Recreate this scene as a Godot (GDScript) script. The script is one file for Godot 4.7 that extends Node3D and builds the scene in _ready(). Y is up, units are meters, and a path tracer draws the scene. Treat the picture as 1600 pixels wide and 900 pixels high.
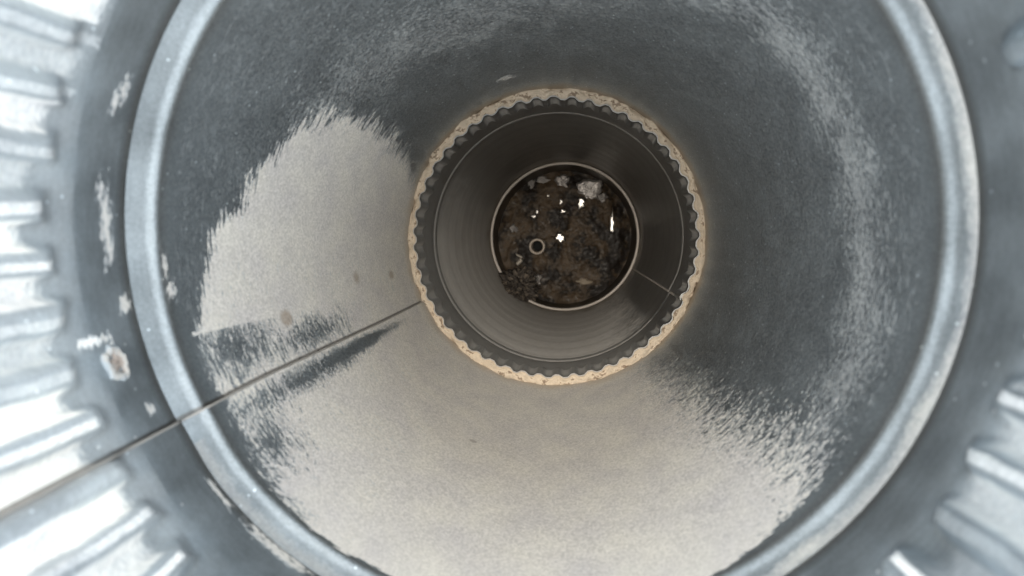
extends Node3D
# A look straight down a galvanised flue: two lapped pipe sections (crimped end,
# collar, bead, wall each) and a wet, dirty drain pan at the bottom.
# Lengths along the flue ("s") and radii are in pipe radii; R turns them into metres.

const R := 0.1
const F := 750.0                     # focal length in pixels of a 1600 px wide picture
const SEAM_A := 154.3                # bearing of the near section's lap seam, degrees
const SEAM_B := 24.5
const FLUTES := 50

var M := {}
var taken := {}

func _ready():
	# ---- camera: above the mouth of the flue, looking down it, a little off its axis
	var cam := Camera3D.new()
	cam.name = "camera"
	cam.keep_aspect = Camera3D.KEEP_HEIGHT
	cam.fov = rad_to_deg(2.0 * atan(450.0 / F))
	cam.near = 0.005
	cam.far = 60.0
	var down := Vector3(101.9, 85.2, -F).normalized()
	var looking := Basis(Vector3(1, 0, 0), Vector3(0, 0, -1), Vector3(0, 1, 0)) * Basis(Quaternion(down, Vector3(0, 0, -1)))
	cam.transform = Transform3D(looking, Vector3(0.176 * R, 0, -0.053 * R))
	var lens := CameraAttributesPhysical.new()            # a phone's small aperture: the mouth is a little soft
	lens.frustum_focal_length = 12.0 * F / 450.0
	lens.frustum_near = 0.005
	lens.frustum_far = 60.0
	lens.frustum_focus_distance = 0.33
	lens.exposure_aperture = 13.0
	cam.attributes = lens
	add_child(cam)
	cam.current = true
	# ---- overcast sky
	var sky_m := ProceduralSkyMaterial.new()
	sky_m.sky_top_color = Color(0.95, 0.98, 1.0)
	sky_m.sky_horizon_color = Color(0.47, 0.53, 0.59)
	sky_m.ground_bottom_color = Color(0.30, 0.29, 0.27)
	sky_m.ground_horizon_color = Color(0.45, 0.45, 0.44)
	sky_m.sky_curve = 0.6
	sky_m.sun_angle_max = 1.0
	var sky := Sky.new()
	sky.sky_material = sky_m
	var env := Environment.new()
	env.background_mode = Environment.BG_SKY
	env.sky = sky
	env.ambient_light_source = Environment.AMBIENT_SOURCE_SKY
	env.tonemap_mode = Environment.TONE_MAPPER_LINEAR
	env.tonemap_exposure = 6.9
	env.sdfgi_enabled = true
	env.ssao_enabled = true
	env.ssil_enabled = true
	var we := WorldEnvironment.new()
	we.name = "sky"
	we.environment = env
	add_child(we)
	# ---- veiled sun, high behind the overcast
	var sun := DirectionalLight3D.new()
	sun.name = "veiled_sun"
	sun.light_energy = 0.2
	sun.light_color = Color(1.0, 0.96, 0.9)
	sun.light_angular_distance = 40.0
	sun.shadow_enabled = true
	sun.look_at_from_position(Vector3(0.0, 1.0, -0.22), Vector3.ZERO, Vector3.UP)
	add_child(sun)

	make_materials()
	near_section()
	far_section()
	sealant()
	pan()
	debris()

# ------------------------------------------------------------------ helpers

func numbered(n: String) -> String:
	taken[n] = taken.get(n, 0) + 1
	return n if taken[n] == 1 else "%s_%03d" % [n, taken[n] - 1]

func thing(called: String, label: String, category: String, at: Vector3, group := "") -> Node3D:
	var o := Node3D.new()
	o.name = numbered(called)
	o.position = at
	o.set_meta("label", label)
	o.set_meta("category", category)
	if group: o.set_meta("group", group)
	add_child(o)
	return o

func tag(o: Node, label: String, category: String, group := ""):
	o.set_meta("label", label)
	o.set_meta("category", category)
	if group: o.set_meta("group", group)

func obj(called: String, mesh: Mesh, mat: Material, parent: Node = null, at := Vector3.ZERO) -> MeshInstance3D:
	var o := MeshInstance3D.new()
	o.name = called if parent else numbered(called)
	o.mesh = mesh
	o.material_override = mat
	o.position = at
	(parent if parent else self).add_child(o, true)
	return o

func noise(seed_: int, freq := 1.0, oct := 3) -> FastNoiseLite:
	var n := FastNoiseLite.new()
	n.seed = seed_
	n.noise_type = FastNoiseLite.TYPE_SIMPLEX_SMOOTH
	n.frequency = freq
	n.fractal_type = FastNoiseLite.FRACTAL_FBM if oct > 1 else FastNoiseLite.FRACTAL_NONE
	n.fractal_octaves = oct
	return n

func table(t: Array, x: float) -> float:      # [x0, y0, x1, y1, ...]
	if x <= t[0]: return t[1]
	for i in range(2, t.size(), 2):
		if x <= t[i]:
			return lerpf(t[i - 1], t[i + 1], (x - t[i - 2]) / (t[i] - t[i - 2]))
	return t[-1]

func spot(a: float, s: float, a0: float, s0: float, da: float, ds: float) -> float:   # 1 at its middle, 0 at its edge and beyond
	var x := wrapf(a - a0, -180.0, 180.0) / da
	var y := (s - s0) / ds
	return maxf(0.0, 1.0 - sqrt(x * x + y * y))

class Grid:
	var p := PackedVector3Array()
	var n := PackedVector3Array()
	var uv := PackedVector2Array()
	var ix := PackedInt32Array()
	func sheet(rows: int, cols: int, at: Callable, inward := 1.0):   # at(i, j) -> [position, uv]
		var first := p.size()
		for i in rows:
			for j in cols:
				var q = at.call(i, j)
				p.append(q[0])
				uv.append(q[1])
		for i in rows:
			for j in cols:
				var a := p[first + mini(i + 1, rows - 1) * cols + j] - p[first + maxi(i - 1, 0) * cols + j]
				var b := p[first + i * cols + mini(j + 1, cols - 1)] - p[first + i * cols + maxi(j - 1, 0)]
				var c := a.cross(b)
				n.append(c.normalized() * inward if c.length_squared() > 1e-16 else Vector3.UP)
		for i in rows - 1:
			for j in cols - 1:
				var k := first + i * cols + j
				if inward > 0.0:
					ix.append_array(PackedInt32Array([k, k + 1, k + cols, k + 1, k + cols + 1, k + cols]))
				else:
					ix.append_array(PackedInt32Array([k, k + cols, k + 1, k + 1, k + cols, k + cols + 1]))
	func weld_ends(rows: int, cols: int, first := 0):                # smooth where the sheet closes on itself
		for i in rows:
			var a := first + i * cols
			var b := a + cols - 1
			var m := (n[a] + n[b]).normalized()
			n[a] = m
			n[b] = m
	func mesh() -> ArrayMesh:
		var arr := []
		arr.resize(Mesh.ARRAY_MAX)
		arr[Mesh.ARRAY_VERTEX] = p
		arr[Mesh.ARRAY_NORMAL] = n
		arr[Mesh.ARRAY_TEX_UV] = uv
		arr[Mesh.ARRAY_INDEX] = ix
		var m := ArrayMesh.new()
		m.add_surface_from_arrays(Mesh.PRIMITIVE_TRIANGLES, arr)
		return m

func at_wall(a: float, s: float, r: float) -> Vector3:      # a in degrees, seen from above clockwise from the right
	var t := deg_to_rad(a)
	return Vector3(cos(t) * r, -s, sin(t) * r) * R

# ------------------------------------------------------------------ pipe sections

func twist(s: float) -> float:                               # the near sheet was rolled a little askew
	return table([0.6, -2.1, 1.1, -0.9, 1.5, 0.0, 2.5, 0.3, 3.2, 1.0], s) if s < 3.24 else 0.0

func trap(x: float) -> float:                                # a rounded rectangular wave between -1 and 1
	return clampf(sin(x) * 1.9, -1.0, 1.0) * 0.8 + sin(x) * 0.2

# radius of the inside of a section: d is the distance below its crimped end
func section_radius(d: float, a: float, seam: float, body: float, flute: float, depth: float) -> float:
	var deep := body < 0.99
	var wob := sin(a * 0.31) * 0.3 + sin(a * 0.77 + 1.0) * 0.2
	if not deep: flute += 0.02 * cos(deg_to_rad(a)) - 0.008
	var k := 1.0 - smoothstep(flute - (0.012 if deep else 0.03), flute + (0.012 if deep else 0.03), d + wob * (0.01 if deep else 0.03))
	var along := fposmod(a - seam, 360.0)
	if along > 359.9999 or along < 0.0001: along = 0.0
	var r := body - 0.012 * (1.0 - smoothstep(0.35, 0.52, d))
	var wave := deg_to_rad(along) * FLUTES + wob * 0.7
	r += k * ((clampf(sin(wave) * 1.35, -1.0, 1.0) * 0.85 if deep else trap(wave)) * depth - depth * 0.9)
	# the bead: a short steep drop, then a long even slope facing the mouth
	var g := (d - (0.482 if deep else 0.479)) / (0.06 if deep else 0.106)
	if g > 0.0 and g < 1.0:
		var q := (g - 0.22) / 0.78
		var shape := sin(PI * 0.5 * g / 0.22) if g < 0.22 else (1.0 - q) if q < 0.65 else (1.0 - q) * (1.0 - q) / 0.35 * (2.0 - (1.0 - q) / 0.35)
		r += (0.024 if deep else 0.046) * maxf(shape, 0.0) * (1.0 + 0.05 * sin(a * 0.21) + 0.03 * sin(a * 0.55 + 2.0))
	r += 0.0015 * sin(deg_to_rad(a) * 2.0 + 0.7)
	if deep and d > 0.6: r += 0.0014 * (sin(d * 21.0) + 0.6 * sin(d * 47.0 + 1.0))   # rolled ripples
	if deep: r += 0.008 * cos(deg_to_rad(a) * 2.0) * (1.0 - smoothstep(0.0, 0.6, d))
	return r

func section_part(s0: float, d0: float, d1: float, rows: int, cols: int, seam: float, body: float, flute: float, depth: float, v0: float, v1: float, caps: Array) -> ArrayMesh:
	var g := Grid.new()
	var thick := 0.008
	var radius := func(d: float, j: int) -> float:
		var a: float = 360.0 * j / (cols - 1)
		var lap := 0.011 * smoothstep(348.0, 359.0, a)          # the far edge of the sheet laps over its beginning
		return section_radius(d, seam + a, seam, body, flute, depth) - lap
	for side in [0, 1]:
		g.sheet(rows, cols, func(i: int, j: int):
			var d: float = lerpf(d0, d1, float(i) / (rows - 1))
			var a: float = 360.0 * j / (cols - 1)
			return [at_wall(seam + a + twist(s0 + d), s0 + d, radius.call(d, j) + side * thick), Vector2(a / 360.0, (s0 + d - v0) / (v1 - v0))], 1.0 if side == 0 else -1.0)
	for d in caps:                                                # the cut edge of the sheet
		g.sheet(2, cols, func(i: int, j: int):
			var a: float = 360.0 * j / (cols - 1)
			return [at_wall(seam + a + twist(s0 + d), s0 + d, radius.call(d, j) + i * thick), Vector2(a / 360.0, (s0 + d - v0) / (v1 - v0))], 1.0)
	return g.mesh()

func seam_part(s0: float, d0: float, d1: float, seam: float, body: float, flute: float, depth: float, v0: float, v1: float) -> ArrayMesh:
	# the step where the lapped edge ends: a narrow face the thickness of the sheet, its lip slightly rounded and lifted
	var g := Grid.new()
	var rows := 160
	var n := noise(5, 6.0, 2)
	g.sheet(rows, 5, func(i: int, j: int):
		var d: float = lerpf(d0, d1, float(i) / (rows - 1))
		var r := section_radius(d, seam, seam, body, flute, depth)
		var w: float = n.get_noise_1d(d * 3.0) * 0.06
		var da: float = [-0.36, -0.12, 0.03, 0.06, 0.05][j] * (2.6 if body < 0.99 else 1.0) + w
		var dr: float = [-0.0112, -0.0135, -0.0118, -0.004, 0.004][j]
		return [at_wall(seam + da + twist(s0 + d), s0 + d, r + dr), Vector2(0.997, (s0 + d - v0) / (v1 - v0))], -1.0)
	return g.mesh()

func build_section(t: Node3D, s0: float, length: float, seam: float, body: float, flute: float, depth: float, v0: float, v1: float, mat: Material, edge: Material):
	var cut := {"crimped_end": [0.0, flute + 0.05, 36, FLUTES * 18 + 1, [0.0]], "collar": [flute + 0.05, 0.46, 16, 361, []], "bead": [0.46, 0.64, 40, 361, []], "pipe_wall": [0.64, length, 60, 361, [length]]}
	for k in cut:
		var c = cut[k]
		obj(k, section_part(s0, c[0], c[1], c[2], c[3], seam, body, flute, depth, v0, v1, c[4]), mat, t, -t.position)
	obj("lap_seam", seam_part(s0, 0.0, length, seam, body, flute, depth, v0, v1), edge, t, -t.position)

func near_section():
	var t := thing("flue_pipe", "near galvanised pipe section with crimped mouth, rolled bead and patches of pale dust", "pipe", Vector3(0, -3.45 * R, 0), "lapped pipe sections of one flue")
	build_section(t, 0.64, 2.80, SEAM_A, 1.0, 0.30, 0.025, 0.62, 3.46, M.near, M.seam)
	# punched screw hole with a torn, corroded lip
	var g := Grid.new()
	var n := noise(31, 2.2, 3)
	var rr := [0.0, 0.35, 0.7, 0.95, 1.1, 1.3, 1.5]
	var hh := [-0.001, -0.001, -0.002, -0.0035, -0.006, -0.003, 0.004]
	var c := at_wall(164.9, 1.02, 0.985)
	var nrm := -Vector3(c.x, 0, c.z).normalized()
	var up := Vector3.UP
	var side := nrm.cross(up)
	g.sheet(7, 49, func(i: int, j: int):
		var a := TAU * j / 48.0
		var w: float = 1.0 + 0.28 * n.get_noise_2d(cos(a) * 0.6, sin(a) * 0.6)
		var q: float = rr[i] * 0.026 * w
		var pit := maxf(exp(-pow((rr[i] - 0.62) / 0.3, 2.0) - pow(wrapf(a + 0.45, -PI, PI) / 0.6, 2.0)), exp(-pow((rr[i] - 0.68) / 0.22, 2.0) - pow(wrapf(a - 2.6, -PI, PI) / 0.5, 2.0)))
		var lip: float = hh[i] + 0.009 * pit + 0.003 * n.get_noise_3d(cos(a), sin(a), i * 0.7)
		return [c + (side * cos(a) * q * 1.15 + up * sin(a) * q * 0.8) * R - nrm * lip * R, Vector2(rr[i] / 1.5, j / 48.0)], 1.0)
	g.weld_ends(7, 49)
	var h := obj("screw_hole", g.mesh(), M.hole, t, -t.position)
	h.set_meta("label", "corroded screw hole with a torn pale lip")

func far_section():
	var t := thing("flue_pipe", "deeper darker pipe section whose crimped end pokes into the sealant ring", "pipe", Vector3(0, -6.28 * R, 0), "lapped pipe sections of one flue")
	build_section(t, 3.26, 3.02, SEAM_B, 0.963, 0.19, 0.0125, 3.2, 6.34, M.far, M.seam_far)

func sealant():
	var g := Grid.new()
	var n := noise(77, 1.0, 4)
	var rows := 12
	g.sheet(rows, 901, func(i: int, j: int):
		var a := TAU * j / 900.0
		var q := float(i) / (rows - 1)
		var lump: float = n.get_noise_3d(cos(a) * 9.0, sin(a) * 9.0, q * 1.5)
		var fine: float = n.get_noise_3d(cos(a) * 40.0, sin(a) * 40.0, q * 4.0 + 9.0)
		var r := lerpf(section_radius(0.0, rad_to_deg(a), SEAM_B, 0.963, 0.19, 0.0125) + 0.0075, 1.002, q)
		var swell: float = n.get_noise_3d(cos(a) * 3.5, sin(a) * 3.5, 20.0)
		var s := 3.275 - (0.004 + 0.06 * swell + 0.05 * lump) * pow(q, 3.0) + (0.012 * lump + 0.006 * fine) * minf(1.0, q * 4.0)
		return [at_wall(rad_to_deg(a), s, r), Vector2(j / 900.0, q)], -1.0)
	g.sheet(2, 481, func(i: int, j: int):                                    # its underside
		var a := 360.0 * j / 480.0
		return [at_wall(a, 3.44, lerpf(0.985, 1.002, i)), Vector2(j / 480.0, i)], 1.0)
	var o := obj("sealant_ring", g.mesh(), M.sealant)
	tag(o, "tan ring of crumbly sealant filling the joint around the deeper crimped end", "sealant")

# ------------------------------------------------------------------ pan at the bottom

func lathe(profile: Array, cols: int, inward := 1.0, wobble := 0.0) -> ArrayMesh:   # profile: [r, s] pairs
	var g := Grid.new()
	g.sheet(profile.size(), cols, func(i: int, j: int):
		var a := 360.0 * j / (cols - 1)
		var w := wobble * (sin(deg_to_rad(a) * 2.0 + 0.4) + 0.6 * sin(deg_to_rad(a) * 3.0))
		return [at_wall(a, profile[i][1], profile[i][0] + w), Vector2(a / 360.0, float(i) / (profile.size() - 1))], inward)
	g.weld_ends(profile.size(), cols)
	return g.mesh()

func pan():
	var t := thing("drain_pan", "shallow round metal pan with a thin pale rolled rim closing the flue", "pan", Vector3(0, -7.06 * R, 0))
	var rim := []
	for k in 17:
		var a := TAU * k / 16.0
		rim.append([0.938 + cos(a) * 0.019, 6.25 - sin(a) * 0.019])
	obj("rim", lathe(rim, 241, 1.0, 0.002), M.rim, t, -t.position)
	obj("side_wall", lathe([[0.936, 6.26], [0.93, 6.4], [0.925, 6.6], [0.925, 6.94], [0.91, 6.99], [0.86, 7.01]], 181), M.pan, t, -t.position)
	obj("outer_wall", lathe([[0.985, 6.0], [0.985, 6.2], [0.98, 6.8], [0.96, 7.04], [0.90, 7.06], [0.0, 7.06]], 181, -1.0), M.pan, t, -t.position)
	obj("base", lathe([[0.87, 7.01], [0.5, 7.015], [0.0, 7.015]], 121), M.pan, t, -t.position)
	# a short drain tube standing up through the muck
	var d := thing("drain_tube", "short pale round tube with a black disc for its shaded bore standing in the muck", "tube", Vector3(-0.374 * R, -6.80 * R, 0.123 * R))
	var prof := [[0.112, 0.24], [0.112, -0.02], [0.108, -0.035], [0.098, -0.04], [0.086, -0.035], [0.078, -0.02], [0.076, 0.0], [0.076, 0.26]]
	obj("tube_wall", lathe(prof, 61, -1.0), M.tube, d, Vector3(0, 0.13 * R, 0))
	obj("bore", lathe([[0.09, 0.24], [0.0, 0.24]], 61), M.bore, d, Vector3(0, 0.13 * R, 0))  # black disc put in for the shade down the tube

func muck_height(x: float, z: float, n: FastNoiseLite, n2: FastNoiseLite) -> float:
	if Vector2(x + 0.374, z - 0.123).length() < 0.088: return 6.99
	var h: float = 0.036 * n.get_noise_2d(x * 3.2, z * 3.2) + 0.012 * n2.get_noise_2d(x * 8.0, z * 8.0)
	h += 0.06 * smoothstep(0.25, 0.95, (-x + z) * 0.7)             # banked up towards the lower left
	h -= 0.05 * smoothstep(0.72, 0.92, Vector2(x, z).length()) * smoothstep(-0.3, 0.5, x - z)
	return 6.80 + 0.06 * (x - z) - h

func debris():
	var n := noise(12, 1.0, 4)
	var n2 := noise(13, 1.0, 3)
	var g := Grid.new()
	g.sheet(70, 181, func(i: int, j: int):
		var a := TAU * j / 180.0
		var r := 0.925 * i / 69.0
		var x := cos(a) * r
		var z := sin(a) * r
		return [Vector3(x, -muck_height(x, z, n, n2), z) * R, Vector2(x, z) * 0.5 + Vector2(0.5, 0.5)], -1.0)
	g.weld_ends(70, 181)
	var o := obj("muck", g.mesh(), M.muck)
	o.set_meta("kind", "stuff")
	tag(o, "wet dark brown muck of rotted leaves covering the bottom of the pan", "muck")
	# gently domed pale scraps, plus shiny scabs added as sky glints on wet muck
	var scabs := [
		[-0.061, 0.009, 0.085, 0.075, 0, "largest bright white scab added as a glint of sky near the middle of the muck", 1],
		[0.328, -0.658, 0.19, 0.15, 1, "biggest grey wet scrap at the top right of the muck", 2],
		[0.226, -0.461, 0.06, 0.10, 0, "small white three-cornered scab added as a glint of sky under the biggest grey scrap", 3],
		[-0.029, -0.778, 0.10, 0.11, 1, "grey wet scrap at the top middle of the muck", 4],
		[-0.310, -0.801, 0.10, 0.065, 1, "grey wet scrap left of the top middle one", 5],
		[-0.461, -0.744, 0.05, 0.08, 1, "narrow grey scrap farthest left along the top", 6],
		[-0.385, -0.36, 0.03, 0.04, 0, "tiny bright scab added as a glint above left of the drain tube", 7],
		[-0.43, -0.29, 0.045, 0.03, 0, "small bright scab added as a glint just above the drain tube", 8],
		[-0.707, -0.121, 0.065, 0.06, 1, "pale grey scrap at the left side of the muck", 9],
		[0.655, -0.19, 0.035, 0.19, 0, "long thin bright scab added as a glint along the right side of the muck", 10],
		[-0.365, 0.583, 0.055, 0.08, 1, "pale grey scrap below the drain tube beside the clod", 11],
		[0.51, -0.55, 0.075, 0.06, 1, "small grey scrap right of the biggest grey scrap", 12],
		[-0.05, -0.49, 0.03, 0.045, 0, "tiny scab added as a glint above the middle white one", 13],
		[-0.02, -0.36, 0.05, 0.03, 0, "tiny scab added as a glint between the middle and the top", 14],
		[0.28, 0.62, 0.10, 0.05, 2, "dull tan scrap near the bottom of the muck", 15],
		[-0.23, -0.58, 0.025, 0.02, 0, "tiny lone scab added as a glint in the upper left of the muck", 16],
	]
	for c in scabs:
		var q := Grid.new()
		var sn := noise(200 + c[6], 1.0, 2)
		var y: float = -muck_height(c[0], c[1], n, n2)
		q.sheet(7, 41, func(i: int, j: int):
			var a := TAU * j / 40.0
			var u := i / 6.0
			var w: float = 1.0 + 0.5 * sn.get_noise_2d(cos(a) * 0.8, sin(a) * 0.8) + 0.16 * sn.get_noise_2d(cos(a) * 2.0 + 9.0, sin(a) * 2.0)
			var x: float = cos(a) * c[2] * u * w
			var z: float = sin(a) * c[3] * u * w
			var b: float = 0.003 * sn.get_noise_2d(x * 16.0, z * 16.0)
			return [Vector3(x, 0.003 * (1.0 - u * u) + (c[0] * x + c[1] * z) / 6.7 - 0.03 * pow(u, 8.0) + b, z) * R, Vector2(u, j / 40.0)], -1.0)
		q.weld_ends(7, 41)
		var s := obj("scrap_or_glint", q.mesh(), [M.bright, M.wet_grey, M.tan][c[4]], null, Vector3(c[0], y + 0.028, c[1]) * R)
		tag(s, c[5], "scrap", "pale scraps in the muck")
	# a bent pale stalk
	var pts := [Vector3(-0.66, 0, 0.235), Vector3(-0.575, 0, 0.275), Vector3(-0.60, 0, 0.315), Vector3(-0.655, 0, 0.37)]
	var st := Grid.new()
	st.sheet(4, 9, func(i: int, j: int):
		var a := TAU * j / 8.0
		var p: Vector3 = pts[i]
		p.y = -muck_height(p.x, p.z, n, n2) + 0.05
		var rr: float = [0.022, 0.028, 0.026, 0.02][i]
		return [(p + Vector3(cos(a) * rr * 0.6, sin(a) * rr, cos(a) * rr)) * R, Vector2(i / 3.0, j / 8.0)], -1.0)
	st.weld_ends(4, 9)
	tag(obj("stalk", st.mesh(), M.stalk), "short pale bent stalk left of the drain tube", "stalk")
	# the dark clod clinging to the rim at the lower left
	var cg := Grid.new()
	var cn := noise(301, 1.0, 5)
	var cc := Vector3(-0.60, -6.22, 0.63)
	cg.sheet(61, 97, func(i: int, j: int):
		var lat := PI * i / 60.0
		var a := TAU * j / 96.0
		var v := Vector3(sin(lat) * cos(a), cos(lat), sin(lat) * sin(a))
		var w: float = 1.0 + 0.55 * cn.get_noise_3dv(v * 1.5) + 0.35 * cn.get_noise_3dv(v * 5.0 + Vector3.ONE * 7.0)
		return [(cc + v * Vector3(0.26, 0.32, 0.21) * w) * R, Vector2(j / 96.0, i / 60.0)], -1.0)
	cg.weld_ends(61, 97)
	tag(obj("dirt_clod", cg.mesh(), M.clod), "dark crumbly clod of dirt and leaf bits hanging over the pan's rim", "clod")

# ------------------------------------------------------------------ materials

func std(albedo: Color, rough: float, metal := 0.0) -> StandardMaterial3D:
	var m := StandardMaterial3D.new()
	m.albedo_color = albedo.linear_to_srgb()
	m.roughness = rough
	m.metallic = metal
	return m

func textured(pic: PackedByteArray, data: PackedByteArray, w: int, h: int, relief: float) -> StandardMaterial3D:
	var m := StandardMaterial3D.new()
	m.albedo_texture = ImageTexture.create_from_image(Image.create_from_data(w, h, false, Image.FORMAT_RGB8, pic))
	var d := ImageTexture.create_from_image(Image.create_from_data(w, h, false, Image.FORMAT_RGB8, data))
	m.roughness = 1.0
	m.roughness_texture = d
	m.roughness_texture_channel = BaseMaterial3D.TEXTURE_CHANNEL_GREEN
	m.metallic = 1.0
	m.metallic_texture = d
	m.metallic_texture_channel = BaseMaterial3D.TEXTURE_CHANNEL_BLUE
	if relief > 0.0:
		m.heightmap_enabled = true
		m.heightmap_texture = d
		m.heightmap_scale = relief
	return m

func b8(x: float) -> int:
	return int(clampf(x, 0.0, 1.0) * 255.0 + 0.5)

var lut := PackedByteArray()
func s8(x: float) -> int:                                          # linear value to an sRGB byte
	return lut[int(clampf(x, 0.0, 1.0) * 4095.0)]

func make_materials():
	lut.resize(4096)
	for i in 4096:
		lut[i] = b8(Color(i / 4095.0, 0, 0).linear_to_srgb().r)
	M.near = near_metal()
	M.far = far_metal()
	M.seam = std(Color(0.42, 0.395, 0.365), 0.6, 0.5)
	M.seam_far = std(Color(0.46, 0.42, 0.38), 0.6, 0.1)
	M.hole = hole_material()
	M.sealant = sealant_material()
	M.rim = std(Color(0.60, 0.55, 0.50), 0.5, 0.15)
	M.pan = std(Color(0.09, 0.075, 0.06), 0.4, 0.4)
	M.tube = std(Color(0.55, 0.48, 0.41), 0.6)
	M.bore = std(Color(0.01, 0.01, 0.01), 0.9)  # near-black colour for the shaded inside of the tube
	M.muck = muck_material()
	M.bright = std(Color(0.6, 0.58, 0.55), 0.3, 1.0)  # shiny metal for the sky glints added on the muck
	M.wet_grey = std(Color(0.42, 0.395, 0.38), 0.42, 0.75)
	var lumps := NoiseTexture2D.new()
	lumps.width = 128
	lumps.height = 128
	lumps.noise = noise(91, 0.03, 4)
	M.wet_grey.heightmap_enabled = true
	M.wet_grey.heightmap_texture = lumps
	M.wet_grey.heightmap_scale = 0.1
	M.wet_grey.uv1_scale = Vector3(0.7, 1.0, 1.0)
	M.tan = std(Color(0.35, 0.29, 0.22), 0.7)
	M.stalk = std(Color(0.55, 0.5, 0.43), 0.6)
	M.clod = clod_material()

const DUST := Vector3(0.575, 0.54, 0.497)
const CHALK := Vector3(0.85, 0.82, 0.775)
const ZINC := Vector3(0.345, 0.385, 0.41)

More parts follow.
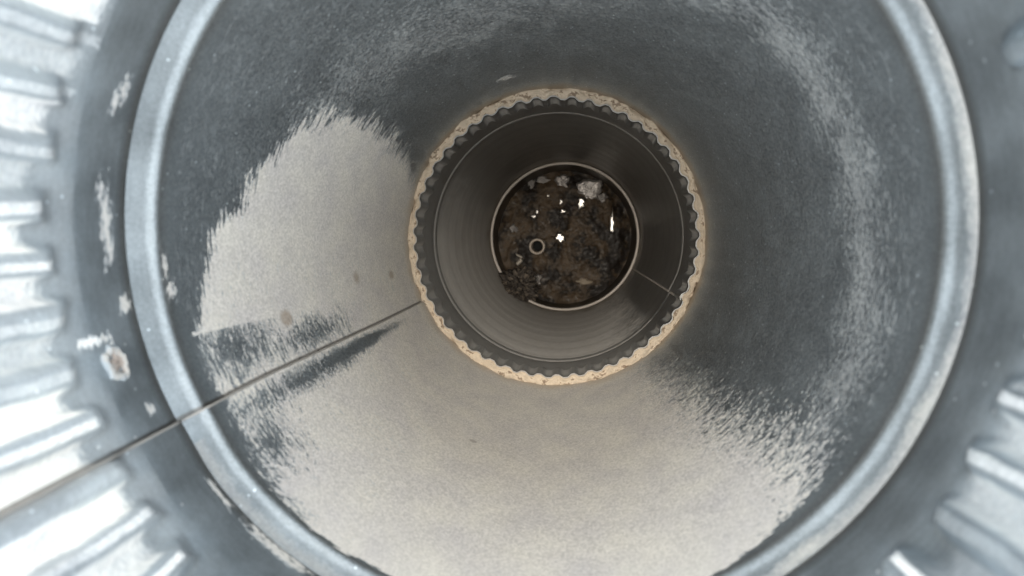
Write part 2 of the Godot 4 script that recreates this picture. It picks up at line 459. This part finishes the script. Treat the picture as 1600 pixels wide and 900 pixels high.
func near_metal() -> StandardMaterial3D:
	var w := 2048
	var h := 1024
	var pic := PackedByteArray()
	var data := PackedByteArray()
	pic.resize(w * h * 3)
	data.resize(w * h * 3)
	var streak := noise(1, 1.0, 3)
	var blotch := noise(2, 1.0, 4)
	var fine := noise(3, 1.0, 2)
	var rng := RandomNumberGenerator.new()
	rng.seed = 11
	var grain := PackedFloat32Array()
	grain.resize(65536)
	for i in 65536: grain[i] = rng.randf()
	# where the dust lies: between a right and a left bearing that change with depth
	var left := [1.26, 160, 1.36, 172, 1.43, 183, 1.51, 187, 1.62, 194, 1.68, 202, 1.78, 208, 1.9, 212, 2.16, 215, 2.54, 214, 3.08, 206, 3.4, 200]
	var right := [1.18, 56, 1.24, 40, 1.37, 36, 1.45, 35, 1.9, 42, 2.55, 46, 3.2, 52, 3.4, 56]
	var band_in := [0, 1.65, 19, 1.58, 33, 1.56, 36, 1.5, 209, 2.1, 231, 2.32, 254, 2.47, 279, 2.31, 306, 1.78, 327, 1.71, 344, 1.69, 360, 1.65]
	var band_out := [0, 1.38, 20, 1.31, 33, 1.30, 36, 1.3, 213, 1.64, 232, 1.75, 254, 1.8, 306, 1.5, 318, 1.45, 336, 1.44, 351, 1.40, 360, 1.38]
	var chalk_from := [0, 0.96, 32, 0.955, 100, 0.93, 141, 0.905, 159, 0.905, 164, 0.885, 176, 0.935, 185, 0.90, 194, 0.915, 199, 0.935, 209, 0.98, 230, 0.96, 360, 0.96]
	var spots := [[255.5, 2.93, 4.5, 0.05], [187, 1.06, 7, 0.022], [191, 1.045, 3, 0.015], [182, 1.065, 4, 0.02], [205, 1.07, 2.5, 0.02], [203, 1.055, 2, 0.015], [174.5, 1.245, 2.4, 0.03], [179, 1.235, 3, 0.012], [174, 1.09, 1.8, 0.02], [169.8, 0.98, 1.0, 0.05], [130, 1.105, 9, 0.022], [141, 1.10, 5, 0.012], [158, 1.06, 1.2, 0.02]]
	var cs := PackedFloat32Array()
	var sn := PackedFloat32Array()
	var bi := PackedFloat32Array()
	var bo := PackedFloat32Array()
	for x in w:
		var a := SEAM_A + 360.0 * (x + 0.5) / w
		cs.append(cos(deg_to_rad(a)))
		sn.append(sin(deg_to_rad(a)))
		bi.append(table(band_in, fposmod(a, 360.0)))
		bo.append(table(band_out, fposmod(a, 360.0)))
	var o := 0
	for y in h:
		var s := 0.62 + 2.84 * (y + 0.5) / h
		var al := table(left, s)
		var ar := table(right, s)
		for x in w:
			var a := fposmod(SEAM_A + 360.0 * (x + 0.5) / w, 360.0)
			var c := cs[x]
			var e := sn[x]
			var st: float = streak.get_noise_3d(c * 11.0, e * 11.0, s * 85.0)
			var bl: float = blotch.get_noise_3d(c * 4.5, e * 4.5, s * 4.0)
			var fi: float = fine.get_noise_3d(c * 45.0, e * 45.0, s * 130.0)
			var gr := grain[((x >> 1) * 31 + (y >> 1) * 1733 + ((x >> 1) * (y >> 1)) % 977) & 65535]
			var mouthward := smoothstep(1.0, 1.6, s)
			var dust := 0.0
			if s > 1.235 + 0.035 * (1.0 - smoothstep(36.0, 62.0, a) * smoothstep(150.0, 130.0, a)) + 0.02 * st:
				# main deposit, its left edge crisp and its right edge brushed out
				var dl := (al - a) / 3.0 + st * 2.6 + bl * 1.5
				var dr := (a - ar) / 9.0 + st * 1.3 + fi * 0.9
				var soft := 0.3 + 0.5 * smoothstep(1.9, 2.5, s)
				dust = smoothstep(-soft, soft, minf(dl, dr) + fi * 0.5)
				if dust > 0.0 and a > 120.0 and a < 178.0:
					# rubbed off along the seam and beside the bead
					var rub := 1.0 * spot(a, s, 150.3, 1.75, 4.5, 0.8) + 0.95 * spot(a, s, 151.2, 2.35, 2.6, 0.6)
					rub = maxf(rub, 0.8 * spot(a, s, 143.0, 1.36, 13.0, 0.22))
					if a < lerpf(166.6, 165.0, clampf((s - 1.28) / 0.5, 0.0, 1.0)):
						rub = maxf(rub, 0.95 * spot(a, s, 162.0, 1.45, 9.0, 0.34))
						rub = maxf(rub, 0.75 * spot(a, s, 159.0, 1.85, 6.5, 0.65))
					rub = maxf(rub, 0.9 * smoothstep(1.33, 1.26, s + 0.03 * st) * smoothstep(178.0, 165.0, a) * smoothstep(121.0, 146.0, a))
					dust *= 1.0 - smoothstep(0.25, 0.72, rub + st * 0.5 + fi * 0.55 + bl * 0.25)
				if s < 1.8 and s > 1.28 and absf(a - lerpf(166.6, 165.0, (s - 1.28) / 0.5)) < 0.3: dust = maxf(dust, 0.9)
				# faint scoured band further round
				if a < 50.0 or a > 195.0:
					var mid := (bi[x] + bo[x]) * 0.5
					var half := (bi[x] - bo[x]) * 0.5
					var k := 1.0 - absf(s - mid) / (half * 1.25)
					if k > 0.0:
						var far_side := 1.0 if a < 50.0 or a > 290.0 else 0.85
						dust = maxf(dust, 0.36 * smoothstep(0.25, 1.0, k * far_side * 0.85 + st * 0.5 + fi * 1.0 + bl * 0.3))
				dust = maxf(dust, 0.17 * smoothstep(0.0, 0.8, st * 0.7 + fi))
			elif s > 1.12:
				# dust caught in the bottom of the bead
				var ring := 1.0 - absf(s - (1.165 + bl * 0.01)) / 0.022
				var where := 1.0 if a < 80.0 or a > 285.0 else (0.5 if a < 150.0 else 0.0)
				dust = clampf(ring * where + fi * 0.3 * where, 0.0, 0.85) if ring > 0.0 else 0.0
			elif s < 0.98:
				# chalky bloom on the flutes
				# chalk lies along the flutes: a wide band in each hollow and a thin line on each crest, more of it on the left
				var turn := fposmod(a - SEAM_A, 360.0) / 360.0 * FLUTES + 0.12 * bl
				var ph := fposmod(turn, 1.0)
				var own := grain[int(turn) * 37 + 5]
				var own2 := grain[int(turn) * 41 + 900]
				var begin := table(chalk_from, a) - 0.05 * own2 * own2 + 0.012 * fi + 0.02 * bl
				var side := smoothstep(126.0, 150.0, a) * smoothstep(246.0, 226.0, a)
				var much := maxf(side, 0.45 * smoothstep(-5.0, 8.0, a) * smoothstep(126.0, 60.0, a))
				var wide := smoothstep(0.31 + 0.05 * own, 0.20 + 0.05 * own, absf(ph - 0.27)) * smoothstep(begin + 0.012, begin - 0.035, s) * (0.55 + 0.45 * smoothstep(0.15, 0.35, own))
				var crest := smoothstep(0.12, 0.07, absf(ph - 0.70 - 0.08 * own)) * smoothstep(begin + 0.02, begin + 0.005, s) * (0.1 + 0.8 * own2)
				crest *= smoothstep(302.0, 286.0, a)
				dust = clampf(maxf(wide * much, crest) * (0.95 + 0.35 * fi + 0.2 * bl), 0.0, 0.97)
				dust = maxf(dust, 0.22 * side * smoothstep(1.02, 0.93, s + 0.06 * bl))
			for p in spots:
				if absf(s - p[1]) < p[3] and absf(a - p[0]) < p[2]:
					dust = maxf(dust, 0.9 * smoothstep(0.2, 0.75, spot(a, s, p[0], p[1], p[2], p[3]) * 1.1 + fi * 0.7 + st * 0.5 + bl * 0.5))
			# base sheet: faint spangle, rolling marks, specks
			var tone := 1.0 + 0.12 * bl + (0.13 * fi + 0.06 * st + (gr - 0.5) * 0.4) * (0.3 + 0.7 * mouthward)
			if gr > 0.9985: tone += 1.2
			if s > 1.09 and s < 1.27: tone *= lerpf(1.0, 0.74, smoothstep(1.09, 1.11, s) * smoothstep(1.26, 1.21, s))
			elif s < 1.09: tone *= 1.2 + 0.3 * bl + 0.14 * st                               # brighter and more mottled from the bead up to the mouth
			var zr := ZINC.x * tone
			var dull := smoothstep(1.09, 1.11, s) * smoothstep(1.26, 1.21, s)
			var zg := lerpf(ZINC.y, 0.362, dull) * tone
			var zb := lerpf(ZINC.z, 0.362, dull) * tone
			var dt := 1.0 + ((gr - 0.5) * 0.36 + fi * 0.12) * (0.3 + 0.7 * mouthward) + bl * 0.13
			var pale := DUST if s > 1.0 else CHALK
			var col := Vector3(lerpf(zr, pale.x * dt, dust), lerpf(zg, pale.y * dt, dust), lerpf(zb, pale.z * (dt - 0.05 * bl), dust))
			# rust tears and grime along the seam
			if a > 160.0 and a < 173.0:
				var ru := maxf(spot(a, s, 164.2, 1.74, 2.6, 0.05), maxf(0.7 * spot(a, s, 169.9, 2.41, 2.6, 0.05), 0.7 * spot(a, s, 168.0, 2.88, 2.4, 0.06)))
				if ru > 0.0: col = col.lerp(Vector3(0.28, 0.21, 0.145), smoothstep(0.05, 0.5, ru + fi * 0.2) * 0.6)
			if a > 106.0 and a < 111.0: col = col.lerp(Vector3(0.25, 0.22, 0.19), 0.6 * smoothstep(0.0, 0.5, spot(a, s, 108.4, 2.19, 1.6, 0.02) + fi * 0.2))
			if s > 3.1: col = col.lerp(Vector3(0.40, 0.32, 0.235), smoothstep(3.14, 3.30, s + 0.05 * bl + 0.02 * fi) * 0.75)   # sealant smeared up the wall
			var ds := wrapf(a - SEAM_A, -180.0, 180.0)
			if ds > -2.5 and ds < 1.2:
				var grime := smoothstep(0.55, 0.2, absf(ds - 0.25)) * 0.85
				grime = maxf(grime, smoothstep(-2.5, -0.4, ds) * smoothstep(1.3, 0.7, s) * 0.35 if ds < 0.0 else 0.0)
				col = col.lerp(Vector3(0.12, 0.108, 0.095), grime)
			pic[o] = s8(col.x)
			pic[o + 1] = s8(col.y)
			pic[o + 2] = s8(col.z)
			data[o] = b8(0.4 + 0.25 * dust + ((gr - 0.5) * 0.25 + fi * 0.25 + st * 0.15) * (0.25 + 0.75 * mouthward))
			data[o + 1] = b8(lerpf(0.36 + 0.08 * bl + 0.14 * smoothstep(1.02, 0.94, s), 0.85, dust))
			data[o + 2] = b8(0.8 * (1.0 - dust))
			o += 3
	return textured(pic, data, w, h, 0.008)

func far_metal() -> StandardMaterial3D:
	var w := 1024
	var h := 512
	var pic := PackedByteArray()
	var data := PackedByteArray()
	pic.resize(w * h * 3)
	data.resize(w * h * 3)
	var streak := noise(21, 1.0, 3)
	var blotch := noise(22, 1.0, 3)
	var o := 0
	for y in h:
		var s := 3.2 + 3.14 * (y + 0.5) / h
		for x in w:
			var a := fposmod(SEAM_B + 360.0 * (x + 0.5) / w, 360.0)
			var c := cos(deg_to_rad(a))
			var e := sin(deg_to_rad(a))
			var st: float = streak.get_noise_3d(c * 14.0, e * 14.0, s * 24.0)
			var bl: float = blotch.get_noise_3d(c * 2.2, e * 2.2, s * 1.5)
			var dust := smoothstep(25.0, 62.0, a + st * 14.0 + bl * 10.0) * smoothstep(238.0, 170.0, a + st * 16.0 + bl * 12.0) * 0.95
			if s < 3.85: dust *= 0.35
			if s < 3.46:
				var ph := fposmod(fposmod(a - SEAM_B, 360.0) / 360.0 * FLUTES, 1.0)
				dust = maxf(dust, 0.6 * smoothstep(0.33, 0.20, absf(ph - 0.26)) * smoothstep(3.29, 3.32, s) * smoothstep(3.46, 3.43, s))
			if s > 3.7: dust = maxf(dust, 0.7 * smoothstep(3.745, 3.755, s) * smoothstep(3.80, 3.785, s))  # pale line painted on the bead for its slope catching the light
			dust *= 1.0 - smoothstep(0.15, 0.5, spot(a, s, 33.0, 4.6, 12.0, 1.5) + st * 0.25)
			var ringed: float = streak.get_noise_1d(s * 9.0)
			var tone := 1.0 + 0.12 * bl + 0.12 * st + 0.16 * ringed
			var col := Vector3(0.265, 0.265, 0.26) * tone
			col = col.lerp(Vector3(0.55, 0.52, 0.485) * (1.0 + 0.1 * st), dust)
			if s > 5.9: col = col.lerp(Vector3(0.16, 0.12, 0.08), smoothstep(5.95, 6.25, s + bl * 0.2) * 0.6)
			pic[o] = s8(col.x)
			pic[o + 1] = s8(col.y)
			pic[o + 2] = s8(col.z)
			data[o] = b8(0.5 + 0.2 * st)
			data[o + 1] = b8(lerpf(0.38, 0.85, dust))
			data[o + 2] = b8(0.75 * (1.0 - dust))
			o += 3
	return textured(pic, data, w, h, 0.008)

func hole_material() -> StandardMaterial3D:
	var w := 32
	var h := 96
	var pic := PackedByteArray()
	var data := PackedByteArray()
	var n := noise(41, 1.0, 3)
	for y in h:
		var a := TAU * y / h
		for x in w:
			var q := (x + 0.5) / w * 1.5
			var v: float = n.get_noise_3d(cos(a) * 2.0, sin(a) * 2.0, q * 2.5)
			var col := Vector3(0.33, 0.27, 0.23).lerp(Vector3(0.42, 0.40, 0.37), smoothstep(0.6, 0.95, q + v * 0.5))
			var pit := maxf(exp(-pow((q - 0.62) / 0.3, 2.0) - pow(wrapf(a + 0.45, -PI, PI) / 0.6, 2.0)), exp(-pow((q - 0.68) / 0.22, 2.0) - pow(wrapf(a - 2.6, -PI, PI) / 0.5, 2.0)))
			col = col.lerp(Vector3(0.10, 0.075, 0.06), smoothstep(0.35, 0.8, pit + v * 0.4) * 0.9)
			col = col.lerp(Vector3(0.36, 0.39, 0.41), smoothstep(1.15, 1.45, q + v * 0.5))
			for k in 3: pic.append(s8(col[k]))
			data.append_array(PackedByteArray([b8(0.5 + v * 0.5), 220, 0]))
	return textured(pic, data, w, h, 0.01)

func sealant_material() -> StandardMaterial3D:
	var w := 2048
	var h := 64
	var pic := PackedByteArray()
	var data := PackedByteArray()
	var n := noise(51, 1.0, 4)
	var n2 := noise(52, 1.0, 2)
	for y in h:
		for x in w:
			var a := TAU * x / w
			var q := (y + 0.5) / h
			var v: float = n.get_noise_3d(cos(a) * 11.0, sin(a) * 11.0, q * 1.3)
			var v2: float = n2.get_noise_3d(cos(a) * 60.0, sin(a) * 60.0, q * 4.0)
			var col := Vector3(0.52, 0.44, 0.345) * (1.0 + 0.35 * v)
			col = col.lerp(Vector3(0.13, 0.085, 0.055), smoothstep(0.12, 0.5, v * 0.95 + v2 * 0.28) * 0.8)
			for k in 3: pic.append(s8(col[k]))
			data.append_array(PackedByteArray([b8(0.5 + v * 0.3 + v2 * 0.3), 235, 0]))
	return textured(pic, data, w, h, 0.02)

func muck_material() -> StandardMaterial3D:
	var w := 512
	var pic := PackedByteArray()
	var data := PackedByteArray()
	var n := noise(61, 1.0, 5)
	var n2 := noise(62, 1.0, 3)
	for y in w:
		for x in w:
			var u := float(x) / w
			var v := float(y) / w
			var p: float = n.get_noise_2d(u * 4.0, v * 4.0)
			var q: float = n2.get_noise_2d(u * 26.0, v * 26.0)
			var col := Vector3(0.062, 0.040, 0.021).lerp(Vector3(0.013, 0.009, 0.006), smoothstep(-0.15, 0.22, p + q * 0.3))
			col = col.lerp(Vector3(0.12, 0.085, 0.053), smoothstep(0.2, 0.5, -p + q * 0.6) * 0.7)
			for k in 3: pic.append(s8(col[k]))
			data.append_array(PackedByteArray([b8(0.5 + p * 0.4 + q * 0.4), b8(0.62 + q * 0.3), 0]))
	return textured(pic, data, w, w, 0.06)

func clod_material() -> StandardMaterial3D:
	var w := 256
	var pic := PackedByteArray()
	var data := PackedByteArray()
	var n := noise(71, 1.0, 5)
	for y in w:
		var lat := PI * y / w
		for x in w:
			var a := TAU * x / w
			var p: float = n.get_noise_3d(sin(lat) * cos(a) * 4.0, cos(lat) * 4.0, sin(lat) * sin(a) * 4.0)
			var col := Vector3(0.06, 0.05, 0.042).lerp(Vector3(0.20, 0.165, 0.13), smoothstep(0.0, 0.45, p))
			for k in 3: pic.append(s8(col[k]))
			data.append_array(PackedByteArray([b8(0.5 + p), 215, 0]))
	return textured(pic, data, w, w, 0.1)
